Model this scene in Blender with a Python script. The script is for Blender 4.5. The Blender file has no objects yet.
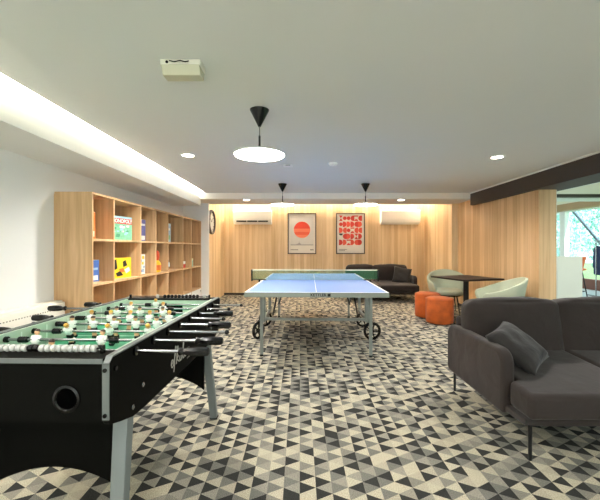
import bpy, bmesh, math, random
from mathutils import Vector, Matrix, Euler
rnd = random.Random(7)
SC = bpy.context.scene
COL = SC.collection
PI = math.pi
R = math.radians

# ------------------------------------------------------------------ camera, world, exposure
CAMZ = 1.23
cd = bpy.data.cameras.new('camera'); cam = bpy.data.objects.new('camera', cd); COL.objects.link(cam)
cam.location = (0, 0, CAMZ); cam.rotation_euler = (PI/2, 0, 0)
cd.sensor_width = 36; cd.lens = 343/600*36; cd.shift_y = -2/600; cd.clip_start = 0.02
SC.camera = cam
W = bpy.data.worlds.new('world'); SC.world = W; W.use_nodes = True
wb = W.node_tree.nodes['Background']
wb.inputs[0].default_value = (0.72, 0.92, 1.0, 1); wb.inputs[1].default_value = 2.8
sd = bpy.data.lights.new('sun', 'SUN'); sd.energy = 7.0; sd.angle = R(1.5); sd.color = (1, .98, .95)
so = bpy.data.objects.new('sun', sd); COL.objects.link(so); so.rotation_euler = (R(58), 0, R(8))  # added sun from behind, makes the rear curtain glow as fill
VS = SC.view_settings
SC.display_settings.display_device = 'sRGB'
VS.view_transform = 'Standard'; VS.look = 'None'; VS.gamma = 1; VS.use_curve_mapping = False
VS.exposure = 0.28
SC.cycles.use_denoising = True
SC.cycles.max_bounces = 10; SC.cycles.diffuse_bounces = 6
SC.cycles.sample_clamp_indirect = 20
# lamp strengths
E_PEND = 50.0        # pendant diffusers (emission)
E_SPOT = 180.0        # downlights (W)
E_COVE = 330.0        # left cove strip (emission)
E_ALC = 115.0         # alcove strip (emission)
E_ALCS = 45.0
# room numbers
H = 2.30             # main ceiling
XL = -2.49           # left wall
XS = -1.945          # left soffit face / alcove left side
XC = -1.83           # ceiling edge of left light slot
YF = 6.67            # fascia of the alcove
HS = 2.183           # alcove soffit height
YB = 9.0             # back wall
YR = -3.2            # rear of the room

# ------------------------------------------------------------------ helpers
def new_mat(name):
    m = bpy.data.materials.new(name); m.use_nodes = True
    nt = m.node_tree
    return m, nt, nt.nodes['Principled BSDF']
def srgb(r, g, b):
    f = lambda c: (c/255/12.92) if c/255 <= 0.04045 else ((c/255+0.055)/1.055)**2.4
    return (f(r), f(g), f(b), 1)
def pm(name, rgb, rough=0.5, metal=0.0, var=0.0, scale=8.0, bump=0.0, bscale=200.0, sheen=0.0, spec=None, coat=0.0):
    m, nt, b = new_mat(name)
    c = srgb(*rgb)
    b.inputs['Base Color'].default_value = c
    b.inputs['Roughness'].default_value = rough
    b.inputs['Metallic'].default_value = metal
    if spec is not None: b.inputs['Specular IOR Level'].default_value = spec
    if coat: b.inputs['Coat Weight'].default_value = coat
    if sheen:
        b.inputs['Sheen Weight'].default_value = sheen
        b.inputs['Sheen Roughness'].default_value = 0.4
    L = nt.links; N = nt.nodes
    tc = N.new('ShaderNodeTexCoord')
    n = N.new('ShaderNodeTexNoise'); n.inputs['Scale'].default_value = scale; n.inputs['Detail'].default_value = 4
    L.new(tc.outputs['Object'], n.inputs['Vector'])
    mx = N.new('ShaderNodeMixRGB'); mx.blend_type = 'MIX'
    k = max(var, 0.02)
    mx.inputs[1].default_value = (c[0]*(1-k), c[1]*(1-k), c[2]*(1-k), 1)
    mx.inputs[2].default_value = (min(1, c[0]*(1+k)), min(1, c[1]*(1+k)), min(1, c[2]*(1+k)), 1)
    L.new(n.outputs['Fac'], mx.inputs[0]); L.new(mx.outputs[0], b.inputs['Base Color'])
    if bump:
        n2 = N.new('ShaderNodeTexNoise'); n2.inputs['Scale'].default_value = bscale; n2.inputs['Distortion'].default_value = 0.4 if bscale < 20 else 0.0; n2.inputs['Detail'].default_value = 3
        L.new(tc.outputs['Object'], n2.inputs['Vector'])
        bp = N.new('ShaderNodeBump'); bp.inputs['Strength'].default_value = bump; bp.inputs['Distance'].default_value = 0.03 if bscale < 20 else 0.01
        L.new(n2.outputs['Fac'], bp.inputs['Height']); L.new(bp.outputs[0], b.inputs['Normal'])
    return m
def emit(name, rgb, strength):
    m, nt, b = new_mat(name)
    b.inputs['Base Color'].default_value = srgb(*rgb)
    b.inputs['Emission Color'].default_value = srgb(*rgb)
    b.inputs['Emission Strength'].default_value = strength
    return m
def wood(name, light, dark, plank=0.0, grain=1.0, rough=0.45, tone=0.25):
    """vertical oak grain; plank > 0 adds boards of that width with their own tone"""
    m, nt, b = new_mat(name); N = nt.nodes; L = nt.links
    g = N.new('ShaderNodeNewGeometry'); sp = N.new('ShaderNodeSeparateXYZ'); L.new(g.outputs['Position'], sp.inputs[0])
    ad = N.new('ShaderNodeMath'); ad.operation = 'ADD'; L.new(sp.outputs[0], ad.inputs[0]); L.new(sp.outputs[1], ad.inputs[1])
    mp = N.new('ShaderNodeMapping'); L.new(g.outputs['Position'], mp.inputs[0])
    mp.inputs['Scale'].default_value = (26*grain, 26*grain, 1.3*grain)
    no = N.new('ShaderNodeTexNoise'); no.inputs['Scale'].default_value = 1.0; no.inputs['Detail'].default_value = 6; no.inputs['Distortion'].default_value = 0.6
    L.new(mp.outputs[0], no.inputs['Vector'])
    fac = no.outputs['Fac']
    mr = N.new('ShaderNodeMapRange'); mr.inputs[1].default_value = 0.3; mr.inputs[2].default_value = 0.7
    L.new(fac, mr.inputs[0]); fac = mr.outputs[0]
    if plank:
        dv = N.new('ShaderNodeMath'); dv.operation = 'DIVIDE'; L.new(ad.outputs[0], dv.inputs[0]); dv.inputs[1].default_value = plank
        fl = N.new('ShaderNodeMath'); fl.operation = 'FLOOR'; L.new(dv.outputs[0], fl.inputs[0])
        wn = N.new('ShaderNodeTexWhiteNoise'); wn.noise_dimensions = '1D'
        a5 = N.new('ShaderNodeMath'); a5.operation = 'ADD'; L.new(fl.outputs[0], a5.inputs[0]); a5.inputs[1].default_value = 0.5
        L.new(a5.outputs[0], wn.inputs['W'])
        mm = N.new('ShaderNodeMath'); mm.operation = 'MULTIPLY_ADD'; L.new(wn.outputs['Value'], mm.inputs[0]); mm.inputs[1].default_value = 0.7
        ms = N.new('ShaderNodeMath'); ms.operation = 'MULTIPLY'; L.new(fac, ms.inputs[0]); ms.inputs[1].default_value = 0.45
        L.new(ms.outputs[0], mm.inputs[2]); fac = mm.outputs[0]
    mx = N.new('ShaderNodeMixRGB'); mx.inputs[1].default_value = srgb(*dark); mx.inputs[2].default_value = srgb(*light)
    L.new(fac, mx.inputs[0])
    out = mx.outputs[0]
    if plank:   # thin joints between the boards
        fr = N.new('ShaderNodeMath'); fr.operation = 'FRACT'; L.new(dv.outputs[0], fr.inputs[0])
        lt = N.new('ShaderNodeMath'); lt.operation = 'LESS_THAN'; L.new(fr.outputs[0], lt.inputs[0]); lt.inputs[1].default_value = 0.05
        mj = N.new('ShaderNodeMixRGB'); mj.blend_type = 'MULTIPLY'; mj.inputs[2].default_value = (0.72, 0.68, 0.62, 1)
        L.new(lt.outputs[0], mj.inputs[0]); L.new(out, mj.inputs[1]); out = mj.outputs[0]
    L.new(out, b.inputs['Base Color'])
    b.inputs['Roughness'].default_value = rough
    bp = N.new('ShaderNodeBump'); bp.inputs['Strength'].default_value = 0.08; bp.inputs['Distance'].default_value = 0.005
    L.new(no.outputs['Fac'], bp.inputs['Height']); L.new(bp.outputs[0], b.inputs['Normal'])
    return m

class MB:
    def __init__(s): s.bm = bmesh.new(); s.m = 0
    def _new(s, verts, faces, M=None):
        vs = [s.bm.verts.new(M @ Vector(v) if M is not None else v) for v in verts]
        out = []
        for f in faces:
            try:
                fc = s.bm.faces.new([vs[i] for i in f]); fc.material_index = s.m; out.append(fc)
            except ValueError: pass
        return vs
    def box(s, lo, hi, M=None):
        x0, y0, z0 = lo; x1, y1, z1 = hi
        s._new([(x0,y0,z0),(x1,y0,z0),(x1,y1,z0),(x0,y1,z0),(x0,y0,z1),(x1,y0,z1),(x1,y1,z1),(x0,y1,z1)],
               [(3,2,1,0),(4,5,6,7),(0,1,5,4),(1,2,6,5),(2,3,7,6),(3,0,4,7)], M); return s
    def cbox(s, c, sz, M=None):
        return s.box([c[i]-sz[i]/2 for i in range(3)], [c[i]+sz[i]/2 for i in range(3)], M)
    def bar(s, p0, p1, w, d, w1=None, d1=None, up=(0,0,1)):
        p0 = Vector(p0); p1 = Vector(p1); a = (p1-p0).normalized(); u = Vector(up)
        if abs(a.dot(u)) > 0.95: u = Vector((0,1,0))
        sx = a.cross(u).normalized(); sy = sx.cross(a).normalized()
        w1 = w1 or w; d1 = d1 or d
        v = []
        for p, ww, dd in ((p0,w,d),(p1,w1,d1)):
            for i, j in ((-1,-1),(1,-1),(1,1),(-1,1)): v.append(p + sx*i*ww/2 + sy*j*dd/2)
        s._new(v, [(3,2,1,0),(4,5,6,7),(0,1,5,4),(1,2,6,5),(2,3,7,6),(3,0,4,7)]); return s
    def tube(s, pts, r, n=8, closed=False):
        pts = [Vector(p) for p in pts]; rs = r if isinstance(r, (list, tuple)) else [r]*len(pts)
        rings = []; prev = None
        for i, p in enumerate(pts):
            a = pts[(i+1) % len(pts)] if (closed or i < len(pts)-1) else pts[i]
            b = pts[i-1] if (closed or i > 0) else pts[i]
            t = (a-b).normalized()
            if prev is None:
                u = Vector((0,0,1)) if abs(t.z) < 0.9 else Vector((1,0,0))
            else: u = prev
            x = t.cross(u).normalized(); y = x.cross(t).normalized(); prev = y
            rings.append([s.bm.verts.new(p + (x*math.cos(2*PI*k/n) + y*math.sin(2*PI*k/n))*rs[i]) for k in range(n)])
        m = len(rings)
        for i in range(m if closed else m-1):
            A = rings[i]; B = rings[(i+1) % m]
            for k in range(n):
                f = s.bm.faces.new((A[k], A[(k+1)%n], B[(k+1)%n], B[k])); f.material_index = s.m
        if not closed:
            f = s.bm.faces.new(list(reversed(rings[0]))); f.material_index = s.m
            f = s.bm.faces.new(rings[-1]); f.material_index = s.m
        return s
    def cyl(s, p0, p1, r0, r1=None, n=20): return s.tube([p0, p1], [r0, r0 if r1 is None else r1], n)
    def lathe(s, prof, n=32, M=None, close=False):
        rings = []
        for r, z in prof:
            if r < 1e-6: rings.append([s.bm.verts.new(M @ Vector((0,0,z)) if M is not None else (0,0,z))])
            else: rings.append([s.bm.verts.new((M @ Vector((r*math.cos(2*PI*k/n), r*math.sin(2*PI*k/n), z))) if M is not None else (r*math.cos(2*PI*k/n), r*math.sin(2*PI*k/n), z)) for k in range(n)])
        q = len(rings)
        for i in range(q if close else q-1):
            A = rings[i]; B = rings[(i+1) % q]
            for k in range(n):
                k2 = (k+1) % n
                if len(A) == 1 and len(B) == 1: continue
                vs = [A[0], B[k2], B[k]] if len(A) == 1 else ([A[k], A[k2], B[0]] if len(B) == 1 else [A[k], A[k2], B[k2], B[k]])
                f = s.bm.faces.new(vs); f.material_index = s.m
        return s
    def prism(s, poly, lo, hi, axis='x', M=None):
        f3 = {'x': lambda a, b, t: (t, a, b), 'y': lambda a, b, t: (a, t, b), 'z': lambda a, b, t: (a, b, t)}[axis]
        n = len(poly)
        v = [f3(a, b, lo) for a, b in poly] + [f3(a, b, hi) for a, b in poly]
        s._new(v, [tuple(range(n)), tuple(range(2*n-1, n-1, -1))] + [(i, n+i, n+(i+1)%n, (i+1)%n) for i in range(n)], M)
        return s
    def sphere(s, c, r, sc=(1,1,1), n=12, M=None):
        A = Matrix.Translation(c) @ Matrix.Diagonal((sc[0], sc[1], sc[2], 1))
        if M is not None: A = M @ A
        h = n//2
        return s.lathe([(r*math.sin(PI*i/h), -r*math.cos(PI*i/h)) for i in range(h+1)], n, A)
    def cushion(s, c, sz, r, crown=0.0, n=10, wr=0.0, seed=0, M=None):
        """soft rounded block with crowned faces"""
        hx, hy, hz = sz[0]/2, sz[1]/2, sz[2]/2; r = min(r, hx, hy, hz)
        tmp = {}; rr = random.Random(seed); ph = [rr.uniform(0, 6) for _ in range(6)]
        def P(u, v, w):
            key = (round(u*n), round(v*n), round(w*n))
            if key in tmp: return tmp[key]
            p = Vector((u*hx, v*hy, w*hz))
            q = Vector((max(-hx+r, min(hx-r, p.x)), max(-hy+r, min(hy-r, p.y)), max(-hz+r, min(hz-r, p.z))))
            d = p-q
            if d.length > 1e-7: p = q + d.normalized()*r
            e = Vector((u*(1-v*v)*(1-w*w), v*(1-u*u)*(1-w*w), w*(1-u*u)*(1-v*v)))*crown
            p = p + e
            if wr:
                g = math.sin(p.x*17+p.y*9+ph[0])*math.sin(p.z*15+p.x*6+ph[1]) + 0.6*math.sin(p.x*31+p.z*23+ph[2]+p.y*27)
                nn = p.normalized(); p = p + nn*g*wr
            p = p + Vector(c)
            tmp[key] = s.bm.verts.new(M @ p if M is not None else p); return tmp[key]
        g = [(-1 + 2*i/n) for i in range(n+1)]
        # squeeze samples towards the edges so that the rounding is smooth
        g = [math.copysign(abs(x)**0.7, x) for x in g]
        for i in range(n):
            for j in range(n):
                a, b, c2, d = g[i], g[i+1], g[j], g[j+1]
                for F in (lambda u, v: (u, v, 1), lambda u, v: (v, u, -1), lambda u, v: (1, u, v), lambda u, v: (-1, v, u), lambda u, v: (v, 1, u), lambda u, v: (u, -1, v)):
                    try:
                        f = s.bm.faces.new((P(*F(a,c2)), P(*F(b,c2)), P(*F(b,d)), P(*F(a,d)))); f.material_index = s.m
                    except ValueError: pass
        return s
    def build(s, name, mats, parent=None, smooth=True, bevel=0.0, ang=38, seg=2):
        bmesh.ops.recalc_face_normals(s.bm, faces=s.bm.faces[:])
        me = bpy.data.meshes.new(name); s.bm.to_mesh(me); s.bm.free()
        for m in (mats if isinstance(mats, (list, tuple)) else [mats]): me.materials.append(m)
        if smooth:
            me.polygons.foreach_set('use_smooth', [True]*len(me.polygons))
            me.set_sharp_from_angle(angle=R(ang))
        o = bpy.data.objects.new(name, me); COL.objects.link(o)
        if parent is not None: o.parent = parent
        if bevel:
            b = o.modifiers.new('bevel', 'BEVEL'); b.width = bevel; b.segments = seg; b.limit_method = 'ANGLE'; b.angle_limit = R(40)
        return o
def empty(name, loc, label, cat, group=None, rz=0.0):
    o = bpy.data.objects.new(name, None); COL.objects.link(o); o.empty_display_size = 0.1
    o.location = loc; o.rotation_euler = (0, 0, rz)
    return tag(o, label, cat, group)
def tag(o, label, cat, group=None):
    o['label'] = label; o['category'] = cat
    if group: o['group'] = group
    return o
def struct(o, label=None, cat=None):
    o['kind'] = 'structure'
    if label: o['label'] = label
    if cat: o['category'] = cat
    return o
def copy_tree(o, parent=None):
    c = o.copy(); COL.objects.link(c)
    if parent is not None: c.parent = parent
    for ch in list(o.children): copy_tree(ch, c)
    return c
def text_mesh(name, body, size, mat, parent, M, extrude=0.0006, align='CENTER', spacing=1.0, bold=0.0, shear=0.0):
    cu = bpy.data.curves.new(name, 'FONT'); cu.body = body; cu.size = size; cu.align_x = align; cu.align_y = 'CENTER'
    cu.extrude = extrude; cu.space_character = spacing; cu.offset = bold; cu.shear = shear
    t = bpy.data.objects.new(name+'_tmp', cu); COL.objects.link(t)
    dg = bpy.context.evaluated_depsgraph_get(); dg.update()
    me = bpy.data.meshes.new_from_object(t.evaluated_get(dg)); me.name = name
    bpy.data.objects.remove(t); bpy.data.curves.remove(cu)
    me.materials.clear(); me.materials.append(mat)
    me.transform(M)
    o = bpy.data.objects.new(name, me); COL.objects.link(o)
    if parent is not None: o.parent = parent
    return o
def px(x, d): return (x-300)/343*d
def pz(y, d): return CAMZ-(y-248)/343*d

# ------------------------------------------------------------------ materials
M_ceil = pm('ceiling_paint', (222, 223, 218), 0.9, var=0.02, scale=1.5)
M_white = pm('white_wall_paint', (234, 233, 230), 0.85, var=0.015, scale=2)
M_cove = pm('cove_paint', (236, 235, 230), 0.85)
M_fascia = pm('soffit_paint', (234, 228, 219), 0.85)
M_wood = wood('oak_boards', (234, 208, 168), (200, 164, 119), plank=0.085)
M_shelf = wood('oak_laminate', (220, 184, 140), (188, 150, 106), grain=0.8)
M_beam = pm('dark_beam_paint', (62, 54, 50), 0.6, var=0.05)
M_black = pm('black_plastic', (7, 7, 7), 0.25, spec=.3)
M_blackmet = pm('black_metal', (20, 20, 21), 0.4, metal=0.3)
M_base = pm('dark_skirting', (38, 34, 30), 0.6)
M_gloss = pm('glossy_white_plastic', (240, 240, 236), 0.3)
M_chrome = pm('chrome', (150, 152, 154), 0.22, metal=1.0)
M_silver = pm('silver_paint', (112, 118, 118), 0.45, metal=0.2)
M_trim = pm('foos_trim_silver', (92, 97, 95), .5, metal=.1)
M_grey = pm('grey_steel', (126, 132, 128), 0.42, metal=0.3)
M_sofa = pm('grey_velvet', (39, 29, 26), 0.85, var=0.5, scale=5, bump=0.35, bscale=5, sheen=0.12)
M_sofa2 = pm('grey_velvet_pillow', (29, 24, 23), 0.8, var=0.45, scale=7, bump=0.5, bscale=7, sheen=0.14)
M_orange = pm('orange_velvet', (168, 76, 8), 0.75, var=0.6, scale=9, bump=0.1, bscale=50, sheen=0.08)
M_green = pm('sage_fabric', (172, 178, 155), 0.8, var=0.05, scale=12, bump=0.1, bscale=300)
M_top = pm('dark_table_laminate', (34, 24, 20), 0.5, var=0.15, scale=6, spec=.2)
M_lamp = emit('lamp_diffuser', (255, 250, 240), E_PEND)
M_down = emit('downlight_diffuser', (255, 246, 232), 25.0)
M_led = emit('led_strip', (255, 250, 241), E_COVE)
M_ledw = emit('warm_led_strip', (255, 241, 218), E_ALC)
M_ledw2 = emit('warm_led_strip_side', (255, 241, 218), E_ALCS)
M_glass, nt, b = new_mat('window_glass')
g1 = nt.nodes.new('ShaderNodeBsdfTransparent'); g1.inputs[0].default_value = (0.93, 0.97, 0.97, 1)
g2 = nt.nodes.new('ShaderNodeBsdfGlossy'); g2.inputs['Roughness'].default_value = 0.02
gm = nt.nodes.new('ShaderNodeMixShader'); gm.inputs[0].default_value = 0.06
nt.links.new(g1.outputs[0], gm.inputs[1]); nt.links.new(g2.outputs[0], gm.inputs[2])
nt.links.new(gm.outputs[0], nt.nodes['Material Output'].inputs[0])

M_fill_sheer, nt, b = new_mat('fill_curtain')  # added rear curtain, serves as a large glowing fill source
g1 = nt.nodes.new('ShaderNodeBsdfTranslucent'); g1.inputs[0].default_value = (0.95, 0.93, 0.88, 1)
g2 = nt.nodes.new('ShaderNodeBsdfTransparent'); g2.inputs[0].default_value = (0.95, 0.93, 0.9, 1)
gm = nt.nodes.new('ShaderNodeMixShader'); gm.inputs[0].default_value = 0.06
nt.links.new(g1.outputs[0], gm.inputs[1]); nt.links.new(g2.outputs[0], gm.inputs[2])
nt.links.new(gm.outputs[0], nt.nodes['Material Output'].inputs[0])

def carpet():
    m, nt, b = new_mat('triangle_carpet'); N = nt.nodes; L = nt.links
    def math_(op, a, bb=None, c=None):
        n = N.new('ShaderNodeMath'); n.operation = op
        for i, v in enumerate((a, bb, c)):
            if v is None: continue
            if isinstance(v, (int, float)): n.inputs[i].default_value = v
            else: L.new(v, n.inputs[i])
        return n.outputs[0]
    g = N.new('ShaderNodeNewGeometry'); sp = N.new('ShaderNodeSeparateXYZ'); L.new(g.outputs['Position'], sp.inputs[0])
    u = math_('DIVIDE', math_('ADD', sp.outputs[0], 10.02), 0.0828)
    i = math_('FLOOR', u); f = math_('FRACT', u)
    v = math_('SUBTRACT', math_('DIVIDE', sp.outputs[1], 0.088), math_('MULTIPLY', i, 0.5))
    hf = math_('MULTIPLY', f, 0.5)
    a = math_('FLOOR', math_('SUBTRACT', v, hf)); bq = math_('FLOOR', math_('ADD', v, hf))
    # charcoal wherever a triangle outranks its three neighbours, cream by a second ranking, two greys for the rest
    t = math_('ADD', a, bq); par = math_('GREATER_THAN', math_('FLOORED_MODULO', math_('ADD', t, 0.25), 2.0), 1.0)
    def rank(di, dt, salt):
        c_ = N.new('ShaderNodeCombineXYZ')
        L.new(math_('ADD', math_('ADD', i, 0.5), di), c_.inputs[0]); L.new(math_('ADD', math_('ADD', t, 0.5), dt), c_.inputs[1]); c_.inputs[2].default_value = salt
        w_ = N.new('ShaderNodeTexWhiteNoise'); w_.noise_dimensions = '3D'; L.new(c_.outputs[0], w_.inputs['Vector']); return w_.outputs['Value']
    ni = math_('SUBTRACT', math_('MULTIPLY', par, 2.0), 1.0); ntt = math_('SUBTRACT', 1.0, math_('MULTIPLY', par, 2.0))
    def top(salt, boost):
        m3 = math_('MAXIMUM', math_('MAXIMUM', rank(0.0, 1.0, salt), rank(0.0, -1.0, salt)), rank(ni, ntt, salt))
        return math_('GREATER_THAN', math_('ADD', rank(0.0, 0.0, salt), boost), m3)
    dk = top(3.5, 0.02); cm = top(8.5, 0.06)
    rest = math_('ADD', math_('ADD', 0.3, math_('MULTIPLY', par, 0.3)), math_('MULTIPLY', rank(0.0, 0.0, 12.5), 0.16))
    val = math_('ADD', math_('MULTIPLY', rest, math_('SUBTRACT', 1.0, cm)), math_('MULTIPLY', cm, 0.95))
    val = math_('MULTIPLY', val, math_('SUBTRACT', 1.0, dk))
    cr = N.new('ShaderNodeValToRGB'); cr.color_ramp.interpolation = 'CONSTANT'
    st = [(0.0, (50, 50, 48)), (0.2, (112, 110, 104)), (0.38, (126, 123, 114)), (0.5, (142, 138, 127)), (0.68, (168, 160, 142)), (0.85, (178, 170, 150))]
    el = cr.color_ramp.elements
    el[0].position = 0; el[0].color = srgb(*st[0][1]); el[1].position = st[1][0]; el[1].color = srgb(*st[1][1])
    for p, c in st[2:]:
        e = el.new(p); e.color = srgb(*c)
    L.new(val, cr.inputs[0])
    n1 = N.new('ShaderNodeTexNoise'); n1.inputs['Scale'].default_value = 260; n1.inputs['Detail'].default_value = 2
    L.new(g.outputs['Position'], n1.inputs['Vector'])
    mr = N.new('ShaderNodeMapRange'); mr.inputs[1].default_value = 0.3; mr.inputs[2].default_value = 0.7; mr.inputs[3].default_value = 0.4; mr.inputs[4].default_value = 1.6
    L.new(n1.outputs['Fac'], mr.inputs[0])
    mx = N.new('ShaderNodeMixRGB'); mx.blend_type = 'MULTIPLY'; mx.inputs[0].default_value = 1
    L.new(cr.outputs[0], mx.inputs[1]); L.new(mr.outputs[0], mx.inputs[2]); L.new(mx.outputs[0], b.inputs['Base Color'])
    b.inputs['Roughness'].default_value = 0.95; b.inputs['Specular IOR Level'].default_value = 0.15
    bp = N.new('ShaderNodeBump'); bp.inputs['Strength'].default_value = 0.3; bp.inputs['Distance'].default_value = 0.004
    L.new(n1.outputs['Fac'], bp.inputs['Height']); L.new(bp.outputs[0], b.inputs['Normal'])
    return m
M_carpet = carpet()
M_floor2 = pm('pale_vinyl', (176, 184, 186), 0.5, var=0.06, scale=3)

# ------------------------------------------------------------------ room shell
XP0, XP1, YP = 3.39, 3.64, 4.87      # wood partition
XB0, XB1, HB = 3.31, 3.77, 2.06      # dark beam
XW, YW1, HA = 8.6, 12.6, 2.62        # annex window wall, end, ceiling
def slab(name, lo, hi, mat, bevel=0): return struct(MB().box(lo, hi).build(name, mat, smooth=False, bevel=bevel))
slab('floor', (-2.9, YR-.2, -0.1), (3.95, YB+.3, 0), M_carpet)
slab('floor_annex', (3.95, YR-.2, -0.1), (XW+.2, YW1+.3, 0), M_floor2)
slab('wall_left', (XL-.15, YR-.2, 0), (XL, 7.3, HA+.1), M_white)
slab('wall_pilaster', (XL-.15, 7.3, 0), (XS, 7.36, HA+.1), M_white)
slab('wall_back', (-1.99, YB, 0), (3.26, YB+.15, HA+.1), M_wood)
slab('wall_alcove_left', (XL-.15, 7.36, 0), (-1.99, YB+.15, HA+.1), M_wood)
slab('wall_alcove_right', (3.26, 7.36, 0), (XP0, YB+.15, HA+.1), M_wood)
slab('wall_partition', (XP0, YP, 0), (XP1, YB+.15, HA), wood('oak_boards_shaded', (226, 194, 150), (188, 150, 107), plank=0.085))  # same oak as the walls, its shade put into a darker colour
slab('wall_partition_edge', (XP1, YP+.02, 0), (XP1+.02, YB+.15, HA), M_white)
slab('ceiling', (XC, YR, H), (XB0, YF, H+.08), M_ceil)
slab('ceiling_slot', (XL, YR, HA), (XB0, YB+.15, HA+.1), M_cove)
slab('trim_1', (XL, YR, 2.06), (XS, 6.72, HA), M_cove)                     # left box soffit
slab('trim_2', (XL, YF, HS), (XP0, 7.5, H+.08), M_fascia)                  # alcove soffit
slab('trim_3', (XB0, YR, HB), (XB1, YF, HA), M_beam, bevel=.004)           # dark beam
slab('trim_4', (XB0-.012, YR, H-.02), (XB0, YF, H+.001), M_gloss)          # pale shadow gap bead
slab('trim_5', (XB1, YR, 2.06), (XB1+.02, YP, HA), M_white)
slab('baseboard_back', (-1.99, YB-.014, 0), (3.26, YB, 0.055), M_base)
slab('baseboard_partition', (XP0-.012, YP, 0), (XP0, 7.36, 0.055), M_base)
# rear of the room: unseen wall, its wide curtained window added as fill light
slab('wall_rear_head', (XL-.15, YR-.2, 2.25), (XW, YR, HA+.1), M_white)
slab('wall_rear_pier', (XL-.15, YR-.2, 0), (-2.2, YR, 2.25), M_white)
slab('wall_rear_column', (3.2, YR-.2, 0), (XW, YR, 2.25), M_white)
slab('window_fill', (-2.2, YR-.12, 0), (3.2, YR-.1, 2.25), M_fill_sheer)
# annex
slab('ceiling_annex', (XB0, YR, HA), (XW+.2, YW1+.3, HA+.1), pm('annex_ceiling', (232, 222, 204), 0.9))
slab('trim_6', (XB1+.02, 8.85, HA-.07), (XW, 9.0, HA), M_beam)
slab('trim_7', (XB1+.02, 9.0, HA-.09), (XW, 9.6, HA), M_ceil)
slab('trim_8', (XW-.25, YR, 2.42), (XW, YW1, HA), pm('brown_header', (170, 140, 104), 0.6))
slab('wall_annex_end', (XP1+.02, YW1, 0), (XW+.2, YW1+.15, HA+.1), M_white)
slab('wall_right_sill', (XW, YR-.2, 0), (XW+.2, YW1, 0.3), pm('red_sill', (126, 84, 72), 0.7))
slab('wall_right_head', (XW, YR-.2, 2.40), (XW+.2, YW1, HA+.1), M_white)
for k, y in enumerate((-1.2, 1.2, 3.6, 6.0, 8.4, 11.15)):
    slab('trim_%d' % (9+k), (XW, y, 0.3), (XW+.15, y+.22, 2.40), M_gloss)
slab('window_1', (XW+.06, YR, 0.3), (XW+.07, YW1, 2.40), M_glass)
struct(MB().bar((XW+.35, 9.2, .3), (XW+.35, 11.3, 2.5), .05, .07).build('trim_16', pm('steel_brace', (92, 108, 124), .5), smooth=False))
slab('ground_outside', (XW+.2, -8, -.6), (40, 40, -.5), pm('lawn', (120, 150, 90), .95, var=.3, scale=2))

# light strips hidden in the coves (fixed fittings)
def strip(name, quad, n, mat, label):
    a, bq, c, d = [Vector(v) for v in quad]
    mb = MB()
    for i in range(n):
        t0, t1 = i/n, (i+1)/n
        mb._new([a.lerp(d, t0), bq.lerp(c, t0), bq.lerp(c, t1), a.lerp(d, t1)], [(0,1,2,3)])
    o = mb.build(name, mat, smooth=False)
    return struct(o, label, 'led strip')
strip('trim_led_left', ((XC+.03, -3, 2.40), (XC+.03, -3, 2.425), (XC+.03, 6.6, 2.425), (XC+.03, 6.6, 2.40)), 24, M_led, 'white led strip hidden above the left ceiling slot')
strip('trim_led_back', ((XS+.1, YB-.10, 2.57), (XS+.1, YB-.07, 2.57), (3.2, YB-.07, 2.57), (3.2, YB-.10, 2.57)), 14, M_ledw, 'warm led strip hidden above the back wood wall')
strip('trim_led_alcove_left', ((XS+.07, 7.6, 2.57), (XS+.10, 7.6, 2.57), (XS+.10, 8.9, 2.57), (XS+.07, 8.9, 2.57)), 5, M_ledw2, 'warm led strip above the left alcove return')
strip('trim_led_alcove_right', ((3.15, 7.6, 2.57), (3.18, 7.6, 2.57), (3.18, 8.9, 2.57), (3.15, 8.9, 2.57)), 5, M_ledw2, 'warm led strip above the right alcove return')

# ------------------------------------------------------------------ pendants and downlights
def pendant(label):
    o = empty('pendant_lamp', (0, 0, H), label, 'lamp', 'flat disc pendant lamps')
    MB().lathe([(0, 0), (.075, 0), (.073, -.006), (.012, -.125), (.010, -.13), (0, -.13)], 32).build('canopy', M_black, o)
    MB().cyl((0,0,-.12), (0,0,-.20), .004, n=10).build('cord', M_grey, o)
    MB().cyl((0,0,-.20), (0,0,-.33), .008, n=12).build('stem', M_blackmet, o)
    sh = MB().lathe([(0, -.325), (.02, -.325), (.19, -.337), (.198, -.343), (.198, -.350), (.192, -.351), (.19, -.345), (0, -.345)], 48).build('shade', M_gloss, o)
    MB().lathe([(0, -.352), (.190, -.352), (.191, -.349), (.188, -.346), (0, -.346)], 48).build('diffuser', M_lamp, o)
    return o
PD = [(px(259.5, 2.66), 2.66, 'large glowing disc pendant lamp hanging nearest, above the foosball end of the room'),
      (px(282.5, 5.73), 5.73, 'small looking disc pendant lamp before the red sun poster, left of the far pair'),
      (px(365.5, 5.73), 5.73, 'small looking disc pendant lamp before the red pattern poster, right of the far pair')]
p0 = pendant(PD[0][2]); p0.location = (PD[0][0], PD[0][1], H)
for x, y, lb in PD[1:]:
    c = copy_tree(p0); c.location = (x, y, H); c['label'] = lb
c = copy_tree(p0); c.location = (px(259.5, 2.66), -0.45, H); c['label'] = 'added unseen disc pendant lamp over the end of the room behind the foosball table'  # extra pendant out of view, added for base fill

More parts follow.
